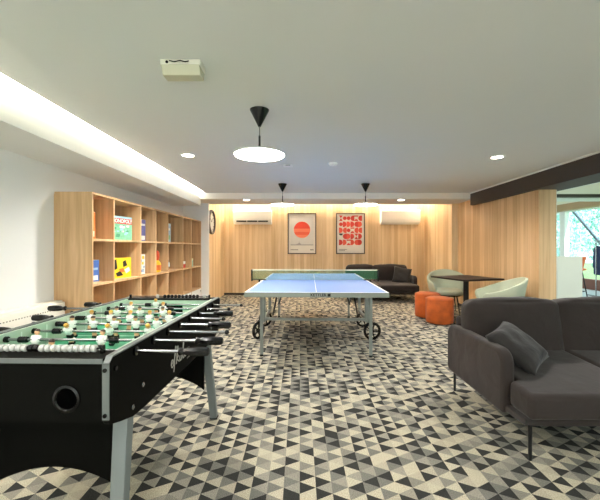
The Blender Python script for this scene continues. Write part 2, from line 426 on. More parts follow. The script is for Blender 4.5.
def downlight(x, y, z, label, power, ang=150):
    o = empty('downlight', (x, y, z), label, 'ceiling light', 'recessed round downlights')
    MB().lathe([(.062, 0), (.085, 0), (.083, -.006), (.066, -.008), (.062, -.004)], 32, close=True).build('trim_ring', M_gloss, o)
    MB().lathe([(0, -.003), (.063, -.003), (.063, -.001), (0, -.001)], 32).build('diffuser', M_down, o)
    ld = bpy.data.lights.new('downlight_beam', 'SPOT'); ld.energy = power; ld.spot_size = R(ang); ld.spot_blend = 0.8
    ld.color = (1, .97, .93); ld.shadow_soft_size = .06
    lo = bpy.data.objects.new('downlight_beam', ld); COL.objects.link(lo); lo.parent = o; lo.location = (0, 0, -.02)
    return o
downlight(px(188, 3.95), 3.95, H, 'round recessed ceiling downlight over the bookshelf side', E_SPOT)
downlight(px(497, 4.03), 4.03, H, 'round recessed ceiling downlight beside the dark beam', E_SPOT)
downlight(px(246.3, 6.78), 6.78, HS, 'small downlight in the far soffit above the left air conditioner', 8)
downlight(px(401, 6.78), 6.78, HS, 'small downlight in the far soffit above the right air conditioner', 8)
downlight(-1.29, 0.7, H, 'added unseen downlight above the near end of the foosball table', E_SPOT*.4)  # this and the next two are added out of view as fill
downlight(2.32, 0.7, H, 'added unseen downlight above the front of the near sofa', E_SPOT*.35)
downlight(0.4, -1.9, H, 'added unseen downlight at the rear of the room', E_SPOT)

downlight(5.0, 4.0, HA, 'added unseen downlight in the annex ceiling nearer the low divider', 120)  # both annex lamps are added out of view to brighten the divider
downlight(7.3, 7.0, HA, 'added unseen downlight in the annex ceiling nearer the window wall', 90)

# ceiling devices
o = empty('emergency_light', (px(182, 1.97), 1.97, H), 'pale boxy emergency light fixed to the ceiling', 'emergency light')
MB().box((-.115, -.03, -.035), (.115, .07, 0)).build('housing', pm('ivory_plastic', (222, 220, 204), .5), o, bevel=.004)
MB().prism([(-.04,-.035),(.075,-.035),(.06,-.085),(-.015,-.085)], -.105, .11, 'x').build('cover', pm('clear_cover', (198, 196, 170), .25), o, bevel=.003)
mb = MB()
mb.tube([(-.06,-.034,-.012), (-.03,-.040,-.022), (0,-.036,-.012), (.03,-.040,-.022), (.05,-.034,-.014)], .003, 6)
mb.cyl((-.075,-.034,-.018), (-.075,-.026,-.018), .008, n=10)
mb.build('wire', M_black, o)
o = empty('smoke_detector', (px(333, 4.32), 4.32, H), 'round white smoke detector on the ceiling', 'smoke detector')
MB().lathe([(0,0),(.055,0),(.055,-.012),(.042,-.03),(.02,-.036),(0,-.036)], 28).build('body', M_gloss, o)
MB().lathe([(.030,-.0335),(.046,-.0265),(.044,-.0235),(.030,-.030)], 28, close=True).build('vent', pm('vent_grey', (130,130,128), .6), o)
o = empty('ceiling_sensor', (px(288, 4.42), 4.42, H), 'small flat rectangular white sensor on the ceiling', 'sensor')
MB().box((-.06,-.04,-.022), (.06,.04,0)).build('body', M_gloss, o, bevel=.006)
MB().box((-.03,-.043,-.016), (.03,-.0395,-.008)).build('slot', M_grey, o)

# ------------------------------------------------------------------ bookshelf
def shelf_d(p): return 2.1*343/(300-p)
XSF = -2.1; XSB = XL+.006
divs = [shelf_d(p) for p in (92.2, 114.2, 141.1, 156.2, 168.3, 183.1, 191.6, 201.3)]
divs[-1] = 7.29
levels = [0.40, 0.86, 1.325, 1.80]
bs = empty('bookshelf', ((XSF+XSB)/2, (divs[0]+divs[-1])/2, 0), 'long open oak cube bookshelf along the left white wall', 'bookshelf')
oc = Vector(bs.location)
def sb(name, lo, hi, mat=M_shelf, bev=.0015):
    return MB().box([lo[i]-oc[i] for i in range(3)], [hi[i]-oc[i] for i in range(3)]).build(name, mat, bs, smooth=False, bevel=bev)
T = .022
for i, d in enumerate(divs):
    a = d if i == 0 else (d-T if i == len(divs)-1 else d-T/2)
    sb('side_panel' if i in (0, 7) else 'divider', (XSB, a, 0), (XSF, a+T, levels[3]-T))
sb('top_panel', (XSB, divs[0], levels[3]-T), (XSF, divs[-1], levels[3]))
M_backp = M_shelf
sb('back_panel', (XSB-.004, divs[0]+.002, 0), (XSB+.006, divs[-1]-.002, levels[3]-T), bev=0)
for i in range(7):
    y0 = divs[i]+(T if i == 0 else T/2); y1 = divs[i+1]-(T if i == 6 else T/2)
    for z in levels[:3]: sb('shelf', (XSB+.006, y0, z-T), (XSF-.001, y1, z), bev=0)
    d = sb('cupboard_door', (XSF-.018, y0+.003, .05), (XSF, y1-.003, levels[0]-T-.003), M_gloss)
    k = MB().sphere((XSF+.012-oc.x, y1-.06-oc.y, .33-oc.z), .012).build('knob', M_blackmet, d)
    sb('plinth', (XSF-.05, y0, 0), (XSF-.03, y1, .05), M_gloss, bev=0)

# things on the shelf
def flat_box(name, label, cat, y0, y1, z0, h, face, side, thick=.06, x=-2.30, lean=0.0, group='board games on the oak bookshelf', turn=0.0):
    o = empty(name, (x, (y0+y1)/2, z0), label, cat, group, rz=turn)
    w = y1-y0
    mb = MB(); mb.box((-thick, -w/2, 0), (0, w/2, h)); bx = mb.build('box', side, o, bevel=.002)
    fc = MB().box((0, -w/2+.003, .003), (.0012, w/2-.003, h-.003)).build('front_print', face, o, smooth=False)
    return o
red = pm('print_red', (206, 44, 40), .45); wht = pm('print_white', (238, 238, 232), .45); blu = pm('print_blue', (64, 104, 176), .45)
yel = pm('print_yellow', (240, 205, 36), .45); blk = pm('print_black', (24, 24, 24), .45); grn = pm('print_green', (120, 190, 150), .45, var=.45, scale=28)
ora = pm('print_orange', (226, 120, 52), .45, var=.3, scale=20); lbl = pm('print_pale_blue', (160, 190, 210), .45, var=.2, scale=20)
mint = pm('print_mint', (186, 218, 200), .45); pur = pm('print_violet', (104, 108, 170), .45, var=.4, scale=30); crm = pm('print_cream', (224, 216, 176), .5)
# property-trading board game
Mface = lambda y, z: Matrix.Translation((.002, y, z)) @ Matrix(((0,0,1,0),(1,0,0,0),(0,1,0,0),(0,0,0,1)))
o = flat_box('board_game', 'upright board game with white lettering on a red band over a mint green picture', 'board game', 4.10, 4.46, levels[2], .30, grn, mint, thick=.05, x=-2.22, turn=R(-12))
MB().box((.0012, -.175, .205), (.0022, .175, .272)).build('title_band', red, o, smooth=False)
text_mesh('title_lettering', 'MONOPOLY', .062, wht, o, Mface(0, .238) @ Matrix.Translation((0,0,.001)), bold=.002)
mb = MB()
rr = random.Random(3)
for k in range(16):
    y = rr.uniform(-.14, .14); z = rr.uniform(.03, .18); s_ = rr.uniform(.012, .03)
    mb.m = rr.choice([0, 1, 2]); mb.box((.0012, y-s_, z-s_*.5), (.002, y+s_, z+s_*.5))
mb.box((.0012, -.176, .272), (.002, .176, .297))
mb.build('picture', [wht, pm('print_deep_green', (70, 150, 110), .5), pm('print_sky', (150, 200, 215), .5)], o, smooth=False)
o = flat_box('board_game', 'yellow board game box with dark blots leaning in its cube', 'board game', 4.09, 4.44, levels[1], .25, yel, yel, x=-2.22, turn=R(-12))
mb = MB()
for pts, k in (([(-.15,.20),(-.09,.235),(-.07,.12),(-.12,.10)],0), ([(-.10,.06),(-.02,.09),(.03,.03),(-.07,.02)],0), ([(.02,.20),(.07,.22),(.10,.15),(.03,.13)],0), ([(-.05,.11),(.03,.12),(.06,.07),(-.01,.07)],1), ([(.05,.10),(.13,.13),(.15,.08),(.08,.05)],2)):
    mb.m = k; mb.prism(pts, .001, .002+.0003*k, 'x')
mb.build('picture', [blk, ora, wht], o, smooth=False)
o = flat_box('board_game', 'orange and white game box half hidden by the near shelf side', 'board game', 3.56, 3.79, levels[2], .30, ora, wht, x=-2.26)
MB().box((.0012,-.09,.03),(.002,.09,.09)).build('label_band', wht, o, smooth=False)
o = flat_box('board_game', 'blue and white game box low in the nearest column', 'board game', 3.56, 3.81, levels[1], .24, blu, wht, x=-2.24, turn=R(-4))
MB().box((.0012,-.1,.02),(.002,.1,.07)).build('label_band', wht, o, smooth=False)
MB().box((.0012,-.1,.13),(.002,.1,.155)).build('stripe', lbl, o, smooth=False)
o = flat_box('board_game', 'violet blue game box with a white strip in the third cube of the top row', 'board game', 4.70, 4.93, levels[2], .31, pur, lbl, x=-2.24, turn=R(-10))
MB().box((.0012,-.1,.02),(.002,.1,.08)).build('label_band', wht, o, smooth=False)
MB().box((.0012,-.1,.22),(.002,.1,.25)).build('title_band', wht, o, smooth=False)
o = flat_box('board_game', 'white game box with blue and yellow spots below the violet one', 'board game', 4.70, 4.92, levels[1], .28, wht, wht, x=-2.24, turn=R(-10))
mb = MB()
for k in range(12):
    mb.m = k % 3; y = rr.uniform(-.08,.08); z = rr.uniform(.04,.24); s_ = rr.uniform(.015,.03)
    mb.box((.0012,y-s_,z-s_),(.002+.0002*k,y+s_,z+s_))
mb.build('picture', [blu, yel, lbl], o, smooth=False)
# tall toy bottle
o = empty('toy_bottle', (-2.22, 5.28, levels[1]), 'yellow and orange round toy jar with a red lid', 'toy', 'toys on the oak bookshelf')
MB().lathe([(0,0),(.06,0),(.075,.02),(.075,.13),(.05,.17),(.035,.18),(0,.18)], 20).build('body', yel, o)
MB().lathe([(.0765,.03),(.0765,.11),(.074,.11),(.074,.03)], 20, close=True).build('label_band', ora, o)
MB().lathe([(0,.33),(.03,.33),(.05,.30),(.055,.22),(.04,.18),(0,.18)], 20).build('lid', pm('toy_red', (216,80,44), .45), o)
o = flat_box('board_game', 'pale blue game box standing in the fifth cube of the top row', 'board game', 5.60, 5.86, levels[2], .32, lbl, lbl, x=-2.22, turn=R(-6))
MB().box((.0012,-.1,.2),(.002,.1,.24)).build('title_band', wht, o, smooth=False)
MB().box((.0012,-.1,.05),(.002,.1,.12)).build('picture', grn, o, smooth=False)
o = empty('glass_vase', (-2.24, 5.74, levels[1]), 'dark slim bottle vase in the fifth cube', 'vase', 'toys on the oak bookshelf')
MB().lathe([(0,0),(.045,0),(.055,.05),(.05,.15),(.02,.24),(.02,.33),(.026,.335),(.016,.335),(.016,.24),(0,.2)], 20).build('body', pm('smoked_glass', (70,68,66), .15), o)
MB().lathe([(.0565,.06),(.0535,.13),(.052,.13),(.055,.06)], 20, close=True).build('label_band', lbl, o)
o = empty('card_box', (-2.2, 6.42, levels[1]), 'small red and white card box in the sixth cube', 'card game', 'toys on the oak bookshelf')
MB().box((-.04,-.05,0),(.04,.05,.07)).build('box', red, o, bevel=.002)
MB().box((-.041,-.051,.07),(.041,.051,.12)).build('lid', wht, o, bevel=.002)
for x, y, h, lb in ((-2.2, 6.70, .17, 'cream tea box nearer of two small boxes in the last cube'), (-2.2, 6.84, .16, 'pale green tea box, farther of two small boxes in the last cube')):
    o = empty('small_box', (x, y, levels[1]), lb, 'box', 'small boxes in the last cube')
    MB().box((-.05,-.055,0),(.05,.055,h-.035)).build('box', crm if 'cream' in lb else mint, o, bevel=.002)
    MB().box((-.052,-.057,h-.035),(.052,.057,h)).build('lid', crm, o, bevel=.002)
o = empty('book', (-2.22, 6.72, levels[2]), 'slim pale upright book in the last cube of the top row', 'book')
MB().box((-.08,-.014,.004),(.078,.014,.276)).build('pages', wht, o)
MB().prism([(-.082,-.018),(.08,-.018),(.08,-.014),(-.078,-.014),(-.078,.014),(.08,.014),(.08,.018),(-.082,.018)], 0, .28, 'z').build('cover', crm, o)

# radiator on the left wall
M_rad = pm('cream_enamel', (236, 233, 222), .4)
rx0, rx1, ry0, ry1, rz = XL+.012, XL+.15, 1.55, 3.42, .71
rad = empty('radiator', ((rx0+rx1)/2, (ry0+ry1)/2, 0), 'low cream panel radiator on the left wall behind the foosball table', 'radiator')
oc2 = Vector(rad.location)
def rb(mb, lo, hi): mb.box([lo[i]-oc2[i] for i in range(3)], [hi[i]-oc2[i] for i in range(3)])
mb = MB(); rb(mb, (rx0+.006, ry0, .12), (rx0+.03, ry1, rz-.01)); mb.build('back_plate', M_rad, rad, bevel=.006)
mb = MB(); rb(mb, (rx1-.028, ry0, .12), (rx1, ry1, rz-.012)); mb.build('front_panel', M_rad, rad, bevel=.01)
mb = MB(); rb(mb, (rx0+.004, ry0-.004, rz-.03), (rx1-.03, ry1+.004, rz)); mb.build('top_grille', M_rad, rad, bevel=.004)
mb = MB(); n = 62
for k in range(n):
    y = ry0+.03+(ry1-ry0-.06)*k/(n-1); rb(mb, (rx1-.0005, y-.007, rz-.075), (rx1+.001, y+.007, rz-.066))
mb.build('slot_row', pm('slot_shadow', (120,114,100), .7), rad)
for y in (ry0+.01, ry1-.01):
    mb = MB(); rb(mb, (rx0+.03, y-.008, .12), (rx1-.028, y+.008, rz-.012)); mb.build('end_cap', M_rad, rad)
for y in (ry0+.2, ry1-.2):
    mb = MB(); rb(mb, (rx0+.03, y-.02, 0), (rx0+.06, y+.02, .13)); mb.build('foot', M_rad, rad)

# ------------------------------------------------------------------ foosball table
M_fblack = pm('foos_black_laminate', (9, 9, 7), .6, var=.1, spec=.04)
M_field = pm('foos_field_green', (16, 142, 98), .35, var=.05)
M_rail = pm('foos_rail_pale', (184, 204, 184), .3)
M_line = pm('foos_line_white', (226, 238, 228), .35)
M_skin = pm('figure_skin', (222, 172, 130), .5); M_blond = pm('figure_blond', (212, 160, 62), .5); M_dark = pm('figure_brown', (58, 38, 28), .5)
FT = empty('foosball_table', (-.955, 1.855, 0), 'black foosball table with green pitch and silver legs', 'foosball table', rz=R(-1.41))
ZT = .87; hw, hl = .34, .712
prof = [(-hl, .652), (-hl+.012, .640), (-hl+.07, .620), (-hl+.16, .594), (-hl+.26, .588), (hl-.26, .588), (hl-.16, .594), (hl-.07, .62), (hl-.012, .64), (hl, .652), (hl, ZT-.022), (hl-.022, ZT-.006), (-hl+.022, ZT-.006), (-hl, ZT-.022)]
for sgn in (1, -1):
    a, bq = sorted((sgn*hw, sgn*(hw-.021)))
    MB().prism(prof, a, bq, 'x').build('side_panel', M_fblack, FT, smooth=False, bevel=.003)
    # silver edge trim over the top and down the near and far edges
    path = [(-hl-.001, .66), (-hl-.001, ZT-.022), (-hl+.022, ZT-.003), (hl-.022, ZT-.003), (hl+.001, ZT-.022), (hl+.001, .66)]
    mb = MB()
    for (y0, z0), (y1, z1) in zip(path, path[1:]):
        mb.bar((sgn*(hw-.014), y0, z0), (sgn*(hw-.014), y1, z1), .029, .005, up=(1,0,0)) if False else mb.prism([(y0, z0), (y1, z1), (y1+ (0.004 if z1<.7 or z0<.7 else 0)*(1 if y0<0 else -1), z1-(.005 if abs(z1-z0)<.05 else 0)), (y0+(0.004 if z1<.7 or z0<.7 else 0)*(1 if y0<0 else -1), z0-(.005 if abs(z1-z0)<.05 else 0))], a-.001, bq+.001, 'x')
    mb.build('edge_trim', M_trim, FT, smooth=False)
for sgn in (-1, 1):
    y0, y1 = sorted((sgn*(hl-.004), sgn*(hl-.03)))
    e = MB().box((-hw+.021, y0, .648), (hw-.021, y1, ZT-.022)).build('end_panel', M_fblack, FT, smooth=False)
    y0, y1 = sorted((sgn*(hl-.002), sgn*(hl-.10)))
    MB().box((-hw+.021, y0, ZT-.016), (hw-.021, y1, ZT-.008)).build('end_ledge', M_fblack, FT, smooth=False)
    MB().box((-hw+.021, sgn*(hl-.001)-.002, ZT-.024), (hw-.021, sgn*(hl-.001)+.002, ZT-.008)).build('edge_trim', M_trim, FT, smooth=False)
    # ball return cup in the end panel
    Mx = Matrix.Translation((.197, sgn*(hl-.004), .728)) @ Matrix.Rotation(sgn*-PI/2, 4, 'X')
    MB().lathe([(.034, -.03), (.034, .004), (.038, .008), (.046, .006), (.047, 0), (.047, -.002), (.036, -.002)], 28, Mx, close=True).build('return_cup', M_black, FT)
    MB().lathe([(0, .001), (.034, .001), (.034, -.001), (0, -.001)], 24, Mx).build('cup_opening', pm('hole_black', (3,3,3), 1.0, spec=0), FT)
    # inner end wall with goal
    y0, y1 = sorted((sgn*(hl-.10), sgn*(hl-.108)))
    for x0, x1, z0, z1 in ((-.31, -.1, .755, ZT-.016), (.1, .31, .755, ZT-.016), (-.1, .1, .83, ZT-.016)):
        MB().box((x0, y0, z0), (x1, y1, z1)).build('end_rail', M_rail, FT, smooth=False)
    # arched apron between the pair of legs
    ay = sgn*(hl-.222)
    pts = [(-.29, .65), (-.29, .265)] + [(-.29+.58*k/20, .265+.10*math.sin(PI*k/20)**.8) for k in range(1, 20)] + [(.29, .265), (.29, .65)]
    MB().prism(pts, ay-.009, ay+.009, 'y').build('apron', M_fblack, FT, smooth=False)
    # screw caps
    for xs in (-1, 1):
        for z in (.675, ZT-.045):
            MB().cyl((xs*(hw-.012), sgn*(hl-.003), z), (xs*(hw-.012), sgn*(hl+.005), z), .007, n=12).build('screw_cap', M_black, FT)
    for xs in (-1, 1):
        top = Vector((xs*(hw-.055), sgn*(hl-.20), .66)); bot = Vector((xs*(hw-.022), sgn*(hl-.075), 0))
        lg = MB().bar(top, bot, .058, .050, .046, .044, up=(0,1,0)).build('leg', M_silver, FT, smooth=False, bevel=.004)
        MB().bar(bot, bot+Vector((0,0,.014)), .05, .048, up=(0,1,0)).build('foot_pad', M_black, lg, smooth=False)
    for (yy, zz) in ((hl-.235, .685), (hl-.155, .632)):
        for xs in (-1, 1):
            MB().lathe([(0, .004), (.006, .004), (.0095, .002), (.0095, -.002), (0, -.002)], 14, Matrix.Translation((xs*hw, sgn*yy, zz)) @ Matrix.Rotation(xs*PI/2, 4, 'Y')).build('leg_bolt', M_chrome, FT)
    mb = MB().cyl((hw-.002, sgn*(hl-.035), ZT-.05), (hw+.007, sgn*(hl-.035), ZT-.05), .008, n=12); mb.build('screw_cap', M_black, FT)
# pitch with markings
mb = MB(); mb.box((-.312, -hl+.03, .735), (.312, hl-.03, .755)); mb.m = 1
def fline(x0, y0, x1, y1): mb.box((x0, y0, .7545), (x1, y1, .7556))
fline(-.31, -.003, .31, .003)
for s2 in (-1, 1):
    for a, h_ in ((.19, .22), (.11, .10)):
        yy = s2*(hl-.108-h_); lo_, hi_ = sorted((yy, s2*(hl-.108)))
        fline(-a-.006, lo_, -a, hi_); fline(a, lo_, a+.006, hi_); fline(-a, yy-.003, a, yy+.003)
for k in range(40):
    t0 = 2*PI*k/40; t1 = 2*PI*(k+1)/40
    mb._new([(.098*math.cos(t0), .098*math.sin(t0), .7556), (.104*math.cos(t0), .104*math.sin(t0), .7556), (.104*math.cos(t1), .104*math.sin(t1), .7556), (.098*math.cos(t1), .098*math.sin(t1), .7556)], [(0,1,2,3)])
mb.build('pitch', [M_field, M_line], FT, smooth=False)
MB().box((-.312, -hl+.03, .715), (.312, hl-.03, .735)).build('pitch_board', M_fblack, FT, smooth=False)
for xs in (-1, 1):
    a, bq = sorted((xs*.312, xs*.300))
    MB().box((a, -hl+.10, .755), (bq, hl-.10, ZT-.008)).build('inner_rail', M_rail, FT, smooth=False)
    mb = MB()
    for k in range(7): mb.box((xs*.3-.0022, -.46+.15*k, .757), (xs*.3+.0022, -.46+.15*k+.004, .85))
    mb.build('rail_marking', M_line, FT, smooth=False)

def figure_mesh(hair):
    m = MB()
    m.m = 0   # white shirt
    m.cushion((0, 0, .0), (.029, .018, .038), .008, .002, 4)
    for xs in (-1, 1): m.cushion((xs*.017, 0, .004), (.009, .013, .028), .004, 0, 3)
    m.m = 1   # shorts
    m.cushion((0, 0, -.028), (.030, .018, .018), .005, 0, 4)
    m.m = 2   # skin: head and legs
    m.sphere((0, 0, .031), .0105, (1, 1, 1.15), 12)
    m.cushion((0, .001, -.048), (.022, .014, .03), .004, 0, 3)
    m.m = 3   # hair
    m.sphere((0, .0015, .036), .0112, (1, 1, .85), 12)
    m.m = 1
    m.cushion((0, .004, -.067), (.024, .026, .016), .005, 0, 3)
    o = m.build('tmp', [M_gloss, M_black, M_skin, hair]); me = o.data; bpy.data.objects.remove(o); return me
FIG = {'blond': figure_mesh(M_blond), 'dark': figure_mesh(M_dark)}
def handle_mesh():
    m = MB(); pr = [(0,0),(.0145,0),(.0155,.004),(.0125,.012),(.0115,.018),(.0160,.035),(.0185,.06),(.0185,.085),(.0165,.108),(.010,.114),(0,.115)]
    # eight shallow flats along the grip
    m.lathe(pr, 10); o = m.build('tmp', M_black, ang=20); me = o.data; bpy.data.objects.remove(o); return me
HAND = handle_mesh()
def bumper_mesh():
    m = MB(); m.lathe([(0,-.018),(.0125,-.018),(.0135,-.014),(.0115,-.010),(.0135,-.006),(.0115,-.002),(.0135,.002),(.0115,.006),(.0135,.010),(.0115,.014),(.0125,.018),(0,.018)], 16)
    o = m.build('tmp', M_black); me = o.data; bpy.data.objects.remove(o); return me
BUMP = bumper_mesh()
def child(name, me, parent, M):
    o = bpy.data.objects.new(name, me); COL.objects.link(o); o.parent = parent; o.matrix_local = M; return o
# (team side, figure positions, right reach beyond the panel, left reach, tilt)
RODS = [('R', [0.02], .175, .10, 5), ('R', [-.165, .12], .19, .08, -14), ('L', [-.13, .065, .255], .28, .05, 24),
        ('R', [-.215, -.105, .005, .115, .225], .155, .08, 8), ('L', [-.215, -.105, .005, .115, .225], .19, .10, -10),
        ('R', [-.15, -.01, .13], .10, .09, 18), ('L', [-.15, .06], .15, .24, -18), ('L', [-.05], .20, .10, 6)]
ZR = .838
for k, (team, figs, rr_, ll_, tilt) in enumerate(RODS):
    y = -.542+.15*k
    rod = MB().cyl((-hw-ll_, 0, 0), (hw+rr_, 0, 0), .0065, n=12).build('player_rod', M_chrome, FT)
    rod.location = (0, y, ZR)
    if team == 'R':
        child('grip', HAND, rod, Matrix.Translation((hw+rr_-.004, 0, 0)) @ Matrix.Rotation(PI/2, 4, 'Y'))
        MB().sphere((-hw-ll_, 0, 0), .0115).build('end_knob', M_black, rod)
    else:
        child('grip', HAND, rod, Matrix.Translation((-hw-ll_+.004, 0, 0)) @ Matrix.Rotation(-PI/2, 4, 'Y'))
        MB().sphere((hw+rr_, 0, 0), .0115).build('end_knob', M_black, rod)
    for xs in (min(figs)-.055, max(figs)+.055):
        xs = max(-.275, min(.275, xs))
        if min(abs(xs-f) for f in figs) > .03: child('bumper', BUMP, rod, Matrix.Translation((xs, 0, 0)) @ Matrix.Rotation(PI/2, 4, 'Y'))
    for xs in (-1, 1):
        MB().lathe([(.0068,-.004),(.016,-.004),(.016,.005),(.0068,.008)], 16, Matrix.Translation((xs*(hw+.003), 0, 0)) @ Matrix.Rotation(xs*PI/2, 4, 'Y'), close=True).build('bushing', M_black, rod)
        MB().lathe([(.0068,-.002),(.013,-.002),(.013,.010),(.0068,.012)], 16, Matrix.Translation((xs*.297, 0, 0)) @ Matrix.Rotation(-xs*PI/2, 4, 'Y'), close=True).build('bushing', M_black, rod)
    for f in figs:
        child('player_figure', FIG['dark' if team == 'R' else 'blond'], rod, Matrix.Translation((f, 0, 0)) @ Matrix.Rotation(R(tilt), 4, 'X') @ Matrix.Rotation(0 if team == 'R' else PI, 4, 'Z'))
# score counters
def bead_mesh(mat):
    m = MB(); m.lathe([(.004,-.0098),(.0075,-.0098),(.0115,-.007),(.0128,-.002),(.0128,.002),(.0115,.007),(.0075,.0098),(.004,.0098)], 16, Matrix.Rotation(PI/2, 4, 'Y'), close=True)
    o = m.build('tmp', mat); me = o.data; bpy.data.objects.remove(o); return me
BW, BK = bead_mesh(pm('bead_white', (176, 176, 170), .4)), bead_mesh(M_black)
for sgn, seq in ((-1, 'w'*10+'kk'+'w'*10), (1, 'w.kkkkkkkkkk.w')):
    sc_ = MB()
    sc_.cyl((-.30, 0, 0), (.28, 0, 0), .0035, n=8)
    for x in (-.30, .28): sc_.box((x-.005, -.008, -.017), (x+.005, .008, .012))
    c = sc_.build('score_counter', M_black, FT); c.location = (0, sgn*(hl-.065), ZT+.008)
    x = .25-.0206*21 if sgn < 0 else -.10
    for ch in seq:
        if ch != '.': child('score_bead', BW if ch == 'w' else BK, c, Matrix.Translation((x, 0, 0)))
        x += .0206 if sgn < 0 else .0265
# script emblem and small line on the side panel
def stroke(mb, pts, r=.0028):
    P = []
    for i in range(len(pts)-1):
        p0 = Vector(pts[max(i-1,0)]); p1 = Vector(pts[i]); p2 = Vector(pts[i+1]); p3 = Vector(pts[min(i+2,len(pts)-1)])
        for k in range(5):
            t = k/5; P.append(.5*((2*p1)+(p2-p0)*t+(2*p0-5*p1+4*p2-p3)*t*t+(3*p1-p0-3*p2+p3)*t**3))
    P.append(Vector(pts[-1]))
    mb.tube([(hw+.0008, p.x-.20, p.y+.648) for p in P], r, 5)
mb = MB()
stroke(mb, [(0,.018),(.022,.024),(.024,.036),(.012,.038),(.003,.022),(.010,.004),(.03,.008)])                 # e
stroke(mb, [(.03,.008),(.052,.06),(.062,.088),(.054,.09),(.046,.05),(.036,-.018),(.03,-.02)])                 # f
stroke(mb, [(.062,.004),(.078,.05),(.088,.084),(.08,.08),(.07,.03),(.066,.004)]); stroke(mb, [(.098,.042),(.076,.024),(.088,.016),(.104,.004)])   # k
stroke(mb, [(.128,.038),(.114,.03),(.112,.01),(.126,.004),(.138,.018),(.128,.038),(.146,.034)])               # o
stroke(mb, [(.146,.034),(.168,.08),(.160,.084),(.152,.03),(.158,.004),(.176,.012),(.172,.03),(.158,.026)])    # b
stroke(mb, [(.18,.018),(.2,.024),(.202,.036),(.19,.036),(.184,.02),(.19,.004),(.21,.01)])                     # e
stroke(mb, [(.21,.01),(.222,.036),(.23,.034),(.226,.004)]); stroke(mb, [(.226,.02),(.238,.036),(.25,.034)])   # r
emb = mb.build('script_emblem', pm('emblem_silver', (150,148,140), .4), FT)
mb = MB()
for k in range(14): mb.box((hw-.0005, .02+k*.011, .628), (hw+.0008, .027+k*.011, .634+.002*(k%3)))
mb.build('small_print', pm('emblem_dim', (110,108,100), .5), FT, smooth=False)
Bl = MB().sphere((0,0,0), .017, n=20).build('game_ball', M_gloss); Bl.location = (-1.13, 1.70, .755+.0175); tag(Bl, 'small white ball lying on the green foosball pitch', 'ball')

# ------------------------------------------------------------------ table tennis table
M_blue = pm('tt_blue', (92, 136, 200), .5, var=.02, spec=.3)
M_tline = pm('tt_line', (232, 236, 236), .4)
M_apron = pm('tt_apron', (122, 129, 121), .5)
tcx = (.173+.252)/2
TT = empty('table_tennis_table', (tcx, 3.62+1.37, 0), 'blue folding table tennis table on four big black wheels', 'table tennis table', rz=R(-1.65))
hw2, hl2, zt = .7625, 1.37, .76
for s2 in (-1, 1):
    y0, y1 = sorted((s2*.004, s2*hl2))
    mb = MB(); mb.box((-hw2, y0, zt-.018), (hw2, y1, zt)); mb.m = 1
    for lo, hi in (((-hw2, y0), (-hw2+.02, y1)), ((hw2-.02, y0), (hw2, y1)), ((-.0025, y0), (.0025, y1))): mb.box((lo[0], lo[1], zt-.0005), (hi[0], hi[1], zt+.0008))
    ye = sorted((s2*hl2, s2*(hl2-.02))); mb.box((-hw2, ye[0], zt-.0005), (hw2, ye[1], zt+.0009))
    mb.build('tabletop', [M_blue, M_tline], TT, smooth=False)
    mb = MB()
    ye = sorted((s2*hl2, s2*(hl2-.012)))
    mb.box((-hw2-.002, ye[0]-.001, zt-.052), (hw2+.002, ye[1]+.001, zt-.002))
    for xs in (-1, 1):
        a, bq = sorted((xs*hw2, xs*(hw2-.012))); mb.box((a-.001, y0, zt-.052), (bq+.001, y1, zt-.002))
    mb.build('apron', M_apron, TT, smooth=False)
    for xs in (-1, 1):
        lg = MB().box((xs*.618-.017, s2*(hl2-.27)-.017, 0.02), (xs*.618+.017, s2*(hl2-.27)+.017, zt-.018)).build('leg', M_grey, TT, smooth=False, bevel=.004)
        MB().cyl((xs*.618, s2*(hl2-.27), 0), (xs*.618, s2*(hl2-.27), .022), .024, .018, n=14).build('foot_pad', M_black, lg)
    MB().bar((-.618, s2*(hl2-.27), .70), (.618, s2*(hl2-.27), .70), .03, .03).build('leg_stretcher', M_grey, TT, smooth=False)
    for xs in (-1, 1):
        MB().bar((xs*.56, s2*.45, .34), (xs*.45, s2*(hl2-.5), .735), .018, .018).build('brace', M_blackmet, TT, smooth=False)
def wheel(loc, spin):
    w = MB()
    w.lathe([(.092,-.020),(.110,-.018),(.120,-.006),(.120,.006),(.110,.018),(.092,.020),(.086,.010),(.086,-.010)], 36, close=True)
    o = w.build('wheel', M_black, TT); o.location = loc; o.rotation_euler = (PI/2, 0, spin)
    h = MB(); h.cyl((0,0,-.022), (0,0,.022), .024, n=16)
    for k in range(5):
        a = 2*PI*k/5; h.bar((.018*math.cos(a), .018*math.sin(a), 0), (.097*math.cos(a), .097*math.sin(a), 0), .018, .012)
    h.build('spokes', M_black, o, smooth=False)
    return o
for xs in (-1, 1):
    for s2 in (-1, 1):
        wx, wy = xs*.765, s2*.375
        wheel((wx, wy, .118), R(58) if (xs == -1 and s2 == -1) else (R(40) if xs == -1 else R(8)))
        MB().bar((wx-xs*.03, wy, .235), (xs*.70, wy, .27), .05, .03).build('fork_arm', M_blackmet, TT, smooth=False)
        MB().bar((wx, wy+.03, .118), (wx, wy+.03, .25), .02, .012).build('fork', M_blackmet, TT, smooth=False)
    MB().box((xs*.70-.034, -.375-.025, .24), (xs*.70+.034, -.375+.025, zt-.05)).build('upright', M_grey, TT, smooth=False, bevel=.006)
    MB().box((xs*.70-.02, .375-.02, .24), (xs*.70+.02, .375+.02, zt-.05)).build('upright', M_grey, TT, smooth=False, bevel=.004)
    MB().box((xs*.70-.02, -.4, .235), (xs*.70+.02, .4, .275)).build('side_rail', M_grey, TT, smooth=False, bevel=.004)
for s2 in (-1,):
    MB().box((-.70, s2*.375-.018, .255), (.70, s2*.375+.018, .29)).build('cross_bar', M_grey, TT, smooth=False, bevel=.004)
